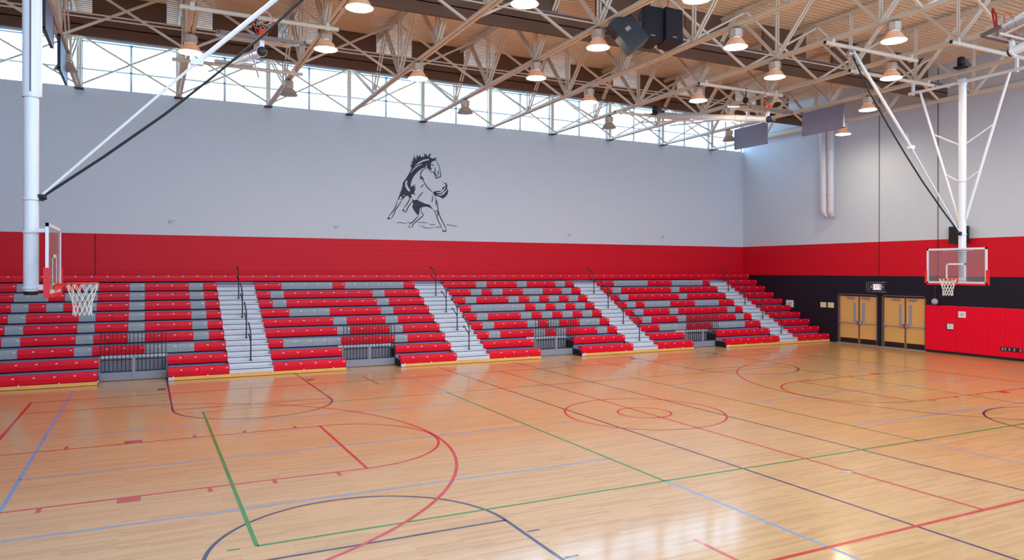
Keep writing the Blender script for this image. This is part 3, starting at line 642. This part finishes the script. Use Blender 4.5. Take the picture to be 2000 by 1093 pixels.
# ================================================================= HOOPS  (local: pole on the z axis, board faces +x)
def net_mesh(cx, z, r=.2286, L=.50, n=12):
    m = MB(); prof = [(1.0, 0), (.86, .11), (.70, .22), (.60, .32), (.57, .41), (.60, .50)]
    for d in (0, 1):
        for k in range(n):
            for s in (-1, 1):
                pts = []
                for i, (rr, zz) in enumerate(prof):
                    t = 2 * math.pi * (k + s * i * .5) / n; pts.append((cx + r * rr * math.cos(t), r * rr * math.sin(t), z - .01 - zz * L / .5))
                if d == 0: m.tube(pts, .0055, 4)
    return m
def rim_group(parent):
    r = MB().tube([(.70 + .2286 * math.cos(t), .2286 * math.sin(t), 3.05) for t in [2 * math.pi * i / 32 for i in range(32)]], .010, 8, closed=True).build('rim', M_['orange'], parent)
    m = MB(); m.box(.325, .34, -.075, .075, 2.93, 3.06); m.box(.33, .50, -.07, .07, 3.035, 3.055)
    m.add([(.34, -.065, 2.93), (.34, -.065, 3.04), (.50, -.065, 3.04), (.34, .065, 2.93), (.34, .065, 3.04), (.50, .065, 3.04)], [(0, 2, 1), (3, 4, 5), (0, 3, 5, 2), (0, 1, 4, 3), (1, 2, 5, 4)])
    m.tube([(.36, -.1, 3.04), (.5, -.15, 3.045), (.60, -.21, 3.05)], .008, 6).tube([(.36, .1, 3.04), (.5, .15, 3.045), (.60, .21, 3.05)], .008, 6)
    m.build('rim_bracket', M_['orange'], r)
    net_mesh(.70, 3.045).build('net', M_['net'], r)
def hoop(lab, loc, rz, mode):
    t = thing('basketball_hoop', lab, 'basketball hoop', loc, rz, 'ceiling-hung basketball hoops')
    top = 9.0
    MB().tube([(0, 0, 2.92), (0, 0, top if mode != 'left' else 6.0)], .105, 20).build('pole', M_['pole'], t)
    if mode == 'left':
        p = MB().tube([(0, 0, 5.98), (0, 0, 9.3)], .125, 20); p.box(-.02, .02, -.14, -.115, 6.0, 9.3).box(.10, .14, -.05, .05, 6.0, 9.3); p.build('pole_sleeve', M_['pole'], t)
        MB().box(-.012, .012, -.145, -.139, 6.05, 9.3).build('sleeve_slot', M_['frame'], t)
    MB().lathe([(.0001, -.05), (.09, -.05), (.108, -.02), (.108, .01)], (0, 0, 2.92)).build('pole_cap', M_['dark'], t)
    for z in (2.98, 3.86, 4.38, 6.0): MB().lathe([(.105, -.02), (.118, -.02), (.118, .02), (.105, .02)], (0, 0, z)).build('collar', M_['pole'], t)
    MB().box(.08, .29, -.06, .06, 3.86, 3.92).box(.24, .29, -.45, .45, 3.88, 3.93).build('mounting_bracket', M_['pole'], t)
    MB().box(.08, .29, -.05, .05, 2.95, 3.03).build('mounting_bracket', M_['pole'], t)
    b = MB().box(.30, .315, -.88, .88, 2.93, 3.94).build('backboard', M_['bglass'], t); b['label'] = 'clear glass backboard'
    m = MB()
    for (y0, y1, z0, z1) in ((-.914, -.862, 2.9, 3.967), (.862, .914, 2.9, 3.967), (-.914, .914, 2.9, 2.955), (-.914, .914, 3.912, 3.967)): m.box(.285, .325, y0, y1, z0, z1)
    m.build('board_frame', M_['frameb'], b)
    m = MB()
    for (y0, y1, z0, z1) in ((-.305, -.255, 3.05, 3.51), (.255, .305, 3.05, 3.51), (-.305, .305, 3.46, 3.51), (-.305, .305, 3.03, 3.06)): m.box(.3155, .3185, y0, y1, z0, z1)
    m.build('target_square', M_['frameb'], b)
    m = MB(); m.box(.265, .345, -.955, .955, 2.85, 2.905).box(.265, .345, -.965, -.90, 2.85, 3.30).box(.265, .345, .90, .965, 2.85, 3.30); m.build('edge_pad', M_['padgrey' if mode == 'side' else 'redpad'], b)
    rim_group(t)
    return t
hl = hoop('basketball hoop seen edge on at the left on a thick white pole', (-11.90, 0, 0), 0, 'left')
hr = hoop('basketball hoop facing the court in front of the oak doors and padding', (11.90, 0.03, 0), math.pi, 'right')
for h, md in ((hl, 'l'), (hr, 'r')):
    MB().tube([(.10, 0, 4.40), (2.45, 0, 6.90)], .024, 10).tube([(2.35, 0, 6.79), (4.85, 0, 9.30)], .042, 10).build('diagonal_brace', M_['pole'], h)
    MB().box(2.30, 2.5, -.05, .05, 6.80, 6.90).tube([(2.4, 0, 6.85), (2.75, .1, 7.2)], .008, 6).build('brace_lock', M_['pole'], h)
    MB().tube([(.14, 0, 4.42), (1.0, 0, 5.12), (1.9, .0, 5.90), (2.65, .0, 6.62), (3.40, 0, 7.38), (4.2, 0, 8.25), (4.95, 0, 9.25)], .022, 8).build('hoist_cable', M_['strap'], h)
    MB().box(.08, .17, -.05, .05, 4.36, 4.46).lathe([(.0001, -.04), (.06, -.04), (.06, .04), (.0001, .04)], (.15, 0, 4.42), 14).build('pulley', M_['strap'], h)
    MB().lathe([(.0001, -.09), (.09, -.06), (.11, 0), (.09, .06), (.0001, .09)], (5.0, 0, 9.2), 14).build('hoist_drum', M_['chrome'], h)
for s in (-1, 1):   # side braces, struts and the hanging pipe of the right hoop
    MB().tube([(0, s * .10, 4.83), (0, s * 1.36, 9.0)], .036, 10).build('side_brace', M_['pole'], hr)
    for z0, z1, q in ((7.12, 7.58, .93), (6.00, 6.27, .53)): MB().tube([(0, s * .10, z0), (0, s * q, z1)], .024, 8).build('strut', M_['pole'], hr)
MB().tube([(0, -1.75, 9.02), (0, 1.75, 9.02)], .05, 12).build('hanging_pipe', M_['pole'], hr)
for y in (-1.6, 1.55): MB().box(-.05, .05, y - .03, y + .03, 8.95, 9.36).build('pipe_hanger', M_['pole'], hr)
MB().box(-.09, .09, -.09, .09, 8.93, 9.10).build('pole_head', M_['pole'], hr)
MB().tube([(0, -1.6, 9.05), (0, 1.6, 9.05)], .05, 12).build('hanging_pipe', M_['pole'], hl)
def pipe(a, b, lab, r=.055):
    t = thing('carrier_pipe', lab, 'pipe', a, 0, 'pipes carried under the trusses'); L = Vector(b) - Vector(a)
    MB().tube([(0, 0, 0), L], r, 14).build('pipe', M_['steel'], t)
    ux = L.normalized()
    for p, q in ((-ux * .012, -ux * .001), (L + ux * .001, L + ux * .012)): MB().tube([p, q], r * .85, 12).build('end_cap', M_['dark'], t)
    for q in (.28, L.length - .28): p = ux * q; MB().box(p.x - .05, p.x + .05, p.y - .05, p.y + .05, -.07, .13).build('clamp', M_['steel'], t)
pipe((5.95, .03, 9.38), (9.75, .03, 9.38), 'pipe under the trusses holding the brace of the right hoop')
pipe((8.9, 1.62, 9.38), (12.9, 1.62, 9.38), 'pipe under the trusses above the right hoop, nearer the bleachers')
pipe((8.9, -1.52, 9.38), (12.9, -1.52, 9.38), 'pipe under the trusses above the right hoop, nearer the camera')
pipe((-9.45, .0, 9.38), (-5.9, .0, 9.38), 'pipe under the trusses holding the brace of the left hoop')
for s, nm in ((-1, 'left'), (1, 'right')):
    pipe((s * 7.75 - 1.85, 4.95, 9.40), (s * 7.75 + 1.85, 4.95, 9.40), 'pipe over the folded side hoop in the %s half of the roof' % nm)
    pipe((s * 7.75 - 1.85, 9.75, 9.40), (s * 7.75 + 1.85, 9.75, 9.40), 'pipe behind the folded side hoop in the %s half of the roof' % nm)
pipe((7.9, -5.0, 9.40), (11.6, -5.0, 9.40), 'pipe over the folded side hoop at the top right corner')
# folded side hoops
def folded(lab, loc, flip=False):
    t = hoop(lab, (0, 0, 0), 0, 'side'); a = math.radians(12); c, s = math.cos(a), math.sin(a)
    k = -1 if flip else 1
    Xl = Vector((0, -s * k, c)); Zl = Vector((0, c * k, s)); Yl = Zl.cross(Xl)
    Mx = Matrix((Xl, Yl, Zl)).transposed().to_4x4(); Mx.translation = Vector(loc) - Mx.to_3x3() @ Vector((0, 0, 2.9)); t.matrix_world = Mx
    MB().tube([(-.02, -.55, 9.0), (-.02, .55, 9.0)], .05, 12).tube([(-.05, -.06, 5.0), (-.35, -.7, 8.9)], .03, 8).tube([(-.05, .06, 5.0), (-.35, .7, 8.9)], .03, 8).build('fold_frame', M_['pole'], t)
    MB().tube([(.15, 0, 3.9), (.55, 0, 4.1), (1.02, 0, 4.15)], .02, 8).build('lift_strap', M_['strap'], t)
    MB().lathe([(.0001, -.05), (.10, -.04), (.10, .04), (.0001, .05)], (.6, 0, 4.1), 12).build('lift_reel', M_['strap'], t)
    m = MB()
    for y in (-.55, .55): m.bar((.26, y, 3.0), (.26, y, 3.9), .04, .04)
    m.bar((.24, -.75, 3.15), (.24, .75, 3.15), .04, .04).bar((.24, -.75, 3.75), (.24, .75, 3.75), .04, .04).build('board_backing', M_['steel'], t)
    return t
folded('folded up basketball hoop hanging before the left windows, rim upright', (-7.92, 3.75, 8.25))
folded('folded up basketball hoop with black capped pole beside the hanging panels', (7.92, 3.9, 8.22))
nh = folded('folded up basketball hoop cut off by the top right corner', (7.92, -3.55, 8.42), True)
MB().tube([(.30, .55, 3.0), (.75, .62, 3.1), (.85, .80, 3.15), (.7, .95, 3.2), (.33, .98, 3.2)], .022, 8).build('red_cord', M_['redcord'], nh)
for x, y, z, lab in ((7.93, 9.75, 9.575, 'dark hoist winch on the truss pipe before the windows'), (12.70, .5, 9.74, 'dark hoist winch over the right hoop pole')):
    t = thing('hoist_winch', lab, 'winch', (x, y, z), 0, 'hoist winches')
    MB().box(-.30, .30, -.14, .14, -.12, -.06).build('base', M_['dark'], t)
    MB().lathe([(.0001, 0), (.11, 0), (.11, .26), (.08, .30), (.0001, .30)], (-.12, 0, -.06), 16).build('motor', M_['black'], t)
    MB().tube([(.02, -.1, .06), (.02, .1, .06)], .12, 16).tube([(.1, 0, .06), (.34, 0, .06)], .05, 12).build('drum', M_['frame'], t)
# ================================================================= MURAL
HB= {'body': [(-0.233, 8.141), (-0.18, 8.011), (-0.128, 7.914), (-0.1, 8.134), (-0.033, 8.038), (0.048, 8.145), (0.084, 8.03), (0.172, 8.086), (0.232, 8.04), (0.207, 8.257), (0.278, 8.128), (0.339, 8.216), (0.375, 8.067), (0.474, 8.226), (0.528, 8.213), (0.475, 8.057), (0.618, 8.017), (0.816, 8.088), (0.733, 7.991), (0.841, 7.931), (0.708, 7.945), (0.589, 7.88), (0.511, 7.79), (0.529, 7.639), (0.576, 7.524), (0.476, 7.534), (0.368, 7.612), (0.325, 7.76), (0.297, 7.624), (0.12, 7.562), (-0.056, 7.417), (-0.197, 7.258), (-0.301, 7.084), (-0.353, 6.931), (-0.371, 6.764), (-0.231, 6.838), (-0.154, 6.909), (-0.213, 6.772), (-0.126, 6.783), (-0.203, 6.689), (-0.125, 6.676), (-0.195, 6.606), (-0.213, 6.505), (-0.097, 6.443), (-0.23, 6.464), (-0.353, 6.448), (-0.422, 6.288), (-0.492, 6.391), (-0.596, 6.353), (-0.682, 6.249), (-0.768, 6.196), (-0.848, 6.242), (-0.95, 6.154), (-0.872, 6.373), (-0.769, 6.627), (-0.725, 6.811), (-0.718, 6.911), (-0.562, 7.119), (-0.441, 7.326), (-0.337, 7.533), (-0.39, 7.73), (-0.302, 7.685), (-0.338, 7.866), (-0.261, 7.838), (-0.285, 7.987), (-0.215, 7.958)], 'belly': [(-0.317, 6.266), (-0.23, 6.21), (-0.089, 6.243), (0.069, 6.166), (0.264, 6.09), (0.478, 6.049), (0.568, 5.934), (0.658, 5.819), (0.514, 5.915), (0.336, 5.965), (0.14, 5.934), (0.035, 5.862), (0.017, 5.711), (-0.028, 5.558), (-0.194, 5.736), (-0.299, 5.899), (-0.265, 6.068)], 'tail': [(1.071, 7.102), (1.126, 7.013), (1.235, 7.012), (1.279, 6.919), (1.265, 6.747), (1.327, 6.716), (1.291, 6.544), (1.193, 6.42), (1.073, 6.329), (0.909, 6.406), (0.693, 6.447), (0.621, 6.545), (0.692, 6.633), (0.854, 6.658), (1.018, 6.65), (1.054, 6.805), (1.181, 6.88), (1.206, 6.949), (1.108, 7.005)], 'hoof1': [(-1.399, 5.379), (-1.314, 5.497), (-1.29, 5.448), (-1.229, 5.395), (-1.222, 5.378)], 'hoof3': [(-0.489, 5.076), (-0.42, 5.178), (-0.444, 5.111), (-0.368, 5.063)], 'hoof4': [(1.046, 5.017), (1.137, 4.951), (1.232, 5.022), (1.225, 4.919), (1.057, 4.922)], 'hoof2': [(-0.75, 5.749), (-0.654, 5.885), (-0.674, 5.801), (-0.612, 5.721)], 'chest': [(0.05, 7.239), (0.138, 7.227), (0.216, 7.114), (0.192, 7.029), (0.138, 7.11), (0.078, 7.15), (0.032, 7.07)]}
HW= {'n1': [(-0.18, 7.66), (-0.022, 7.821), (0.19, 7.936), (0.457, 7.995), (0.421, 7.936), (0.19, 7.862), (-0.022, 7.754), (-0.197, 7.635)], 'n2': [(-0.379, 7.363), (-0.232, 7.556), (-0.057, 7.678), (0.137, 7.765), (0.12, 7.73), (-0.057, 7.634), (-0.232, 7.506), (-0.365, 7.348)], 'n3': [(-0.562, 7.02), (-0.503, 6.99), (-0.538, 6.888), (-0.492, 6.757), (-0.388, 6.629), (-0.422, 6.561), (-0.527, 6.622), (-0.614, 6.784), (-0.614, 6.917)], 'n4': [(-0.734, 6.38), (-0.631, 6.434), (-0.648, 6.377)], 'n5': [(-0.855, 6.308), (-0.786, 6.344), (-0.734, 6.297), (-0.768, 6.229), (-0.837, 6.242)], 't1': [(0.764, 6.593), (0.981, 6.614), (1.126, 6.774), (1.217, 6.864), (1.163, 6.742), (1.036, 6.582), (0.837, 6.556)], 't2': [(0.801, 6.486), (1.018, 6.531), (1.218, 6.711), (1.28, 6.731), (1.127, 6.536), (0.982, 6.461)]}
HS= {'s1': [(0.333, 7.626), (0.529, 7.453), (0.655, 7.427), (0.727, 7.279), (0.763, 7.19), (0.853, 7.236), (0.973, 7.277), (0.943, 7.513), (0.852, 7.813), (0.762, 7.874)], 's2': [(0.326, 7.609), (0.138, 7.479), (0.074, 7.324), (0.057, 7.088)], 's3': [(0.192, 7.062), (0.334, 6.818), (0.639, 6.563)], 's4': [(0.693, 6.43), (0.819, 6.148), (0.856, 5.844), (0.94, 5.575), (1.184, 5.123), (1.232, 5.022)], 's5': [(0.658, 5.819), (0.802, 5.57), (0.839, 5.436), (1.057, 5.034)], 's6': [(-0.95, 6.154), (-1.042, 5.87), (-1.162, 5.684), (-1.314, 5.497)], 's7': [(-0.768, 6.196), (-0.837, 6.043), (-1.008, 5.805), (-1.127, 5.536), (-1.212, 5.402)], 's8': [(-0.353, 6.448), (-0.422, 6.228), (-0.543, 6.023), (-0.654, 5.885)], 's9': [(-0.247, 6.236), (-0.369, 6.063), (-0.491, 5.892), (-0.577, 5.705), (-0.674, 5.718)], 's10': [(-0.028, 5.558), (-0.228, 5.351), (-0.42, 5.178)], 's11': [(0.123, 5.899), (0.088, 5.747), (0.187, 5.599), (-0.018, 5.408), (-0.263, 5.199), (-0.28, 5.099), (-0.385, 5.062)], 's12': [(0.175, 6.574), (0.034, 6.416), (-0.072, 6.243)], 's13': [(0.694, 5.804), (0.82, 5.775), (0.856, 5.64), (0.82, 5.571)], 's14': [(0.765, 6.281), (0.758, 6.01)], 's15': [(0.603, 6.443), (0.592, 6.239), (0.55, 6.17)], 's16': [(0.69, 7.649), (0.727, 7.533), (0.691, 7.429), (0.781, 7.316), (0.853, 7.286)], 's17': [(0.817, 7.522), (0.871, 7.423), (0.853, 7.32)], 's18': [(-0.335, 6.398), (-0.352, 6.298)], 's19': [(0.051, 6.752), (0.174, 6.86), (0.156, 6.892)], 's20': [(0.475, 7.754), (0.654, 7.732)], 'g1': [(-1.007, 5.243), (-0.715, 5.246), (-0.559, 5.197)], 'g2': [(-0.088, 5.272), (0.195, 5.287), (0.408, 5.263)], 'g3': [(-0.017, 5.156), (0.195, 5.119), (0.213, 5.072), (0.48, 5.063), (0.695, 5.092)], 'g4': [(0.462, 5.211), (0.731, 5.212)], 'g5': [(1.239, 5.237), (1.569, 5.185), (1.735, 5.156)], 'g6': [(1.275, 5.194), (1.348, 5.23)], 'g7': [(0.749, 5.101), (0.984, 5.117)], 'g8': [(-0.542, 5.251), (-0.333, 5.264)]}

t = thing('horse_mural', 'black painted outline of a rearing horse on the white wall', 'mural', (0, WY, 0))
def flat(polys, y, name, mt):
    m = MB()
    for P in polys:
        V3 = [Vector((a, 0, b)) for a, b in P]; tr = tessellate_polygon([V3])
        k = [(i, j, l) for i, j, l in tr]
        m.add([(a, y, b) for a, b in P], k)
    return m.build(name, mt, t)
for nm, P in HB.items(): flat([P], -.006, {'body': 'mane_and_neck', 'belly': 'dark_flank', 'tail': 'tail', 'chest': 'chest_patch'}.get(nm, 'hoof'), M_['mural'])
for P in HW.values(): flat([P], -.010, 'light_streak', M_['white'])
m = MB()
for nm, P in HS.items():
    k = len(P); w = .022 if nm[0] == 's' else .014
    pts = []
    for i in range(k - 1):            # smooth the stroke with a Catmull-Rom pass
        p0, p1, p2, p3 = [Vector(P[max(0, min(k - 1, j))]) for j in (i - 1, i, i + 1, i + 2)]
        for q in range(4):
            u = q / 4; pts.append(.5 * ((2 * p1) + (-p0 + p2) * u + (2 * p0 - 5 * p1 + 4 * p2 - p3) * u * u + (-p0 + 3 * p1 - 3 * p2 + p3) * u ** 3))
    pts.append(Vector(P[-1])); L = []
    for i, p in enumerate(pts):
        d = (pts[min(i + 1, len(pts) - 1)] - pts[max(i - 1, 0)]).normalized(); nn = Vector((-d.y, d.x)) * w * (.35 + .65 * math.sin(math.pi * (i + .6) / (len(pts) + .2)))
        L += [(p.x + nn.x, -.008, p.y + nn.y), (p.x - nn.x, -.008, p.y - nn.y)]
    m.add(L, [(2 * i, 2 * i + 1, 2 * i + 3, 2 * i + 2) for i in range(len(pts) - 1)])
m.build('outline_strokes', M_['mural'], t)
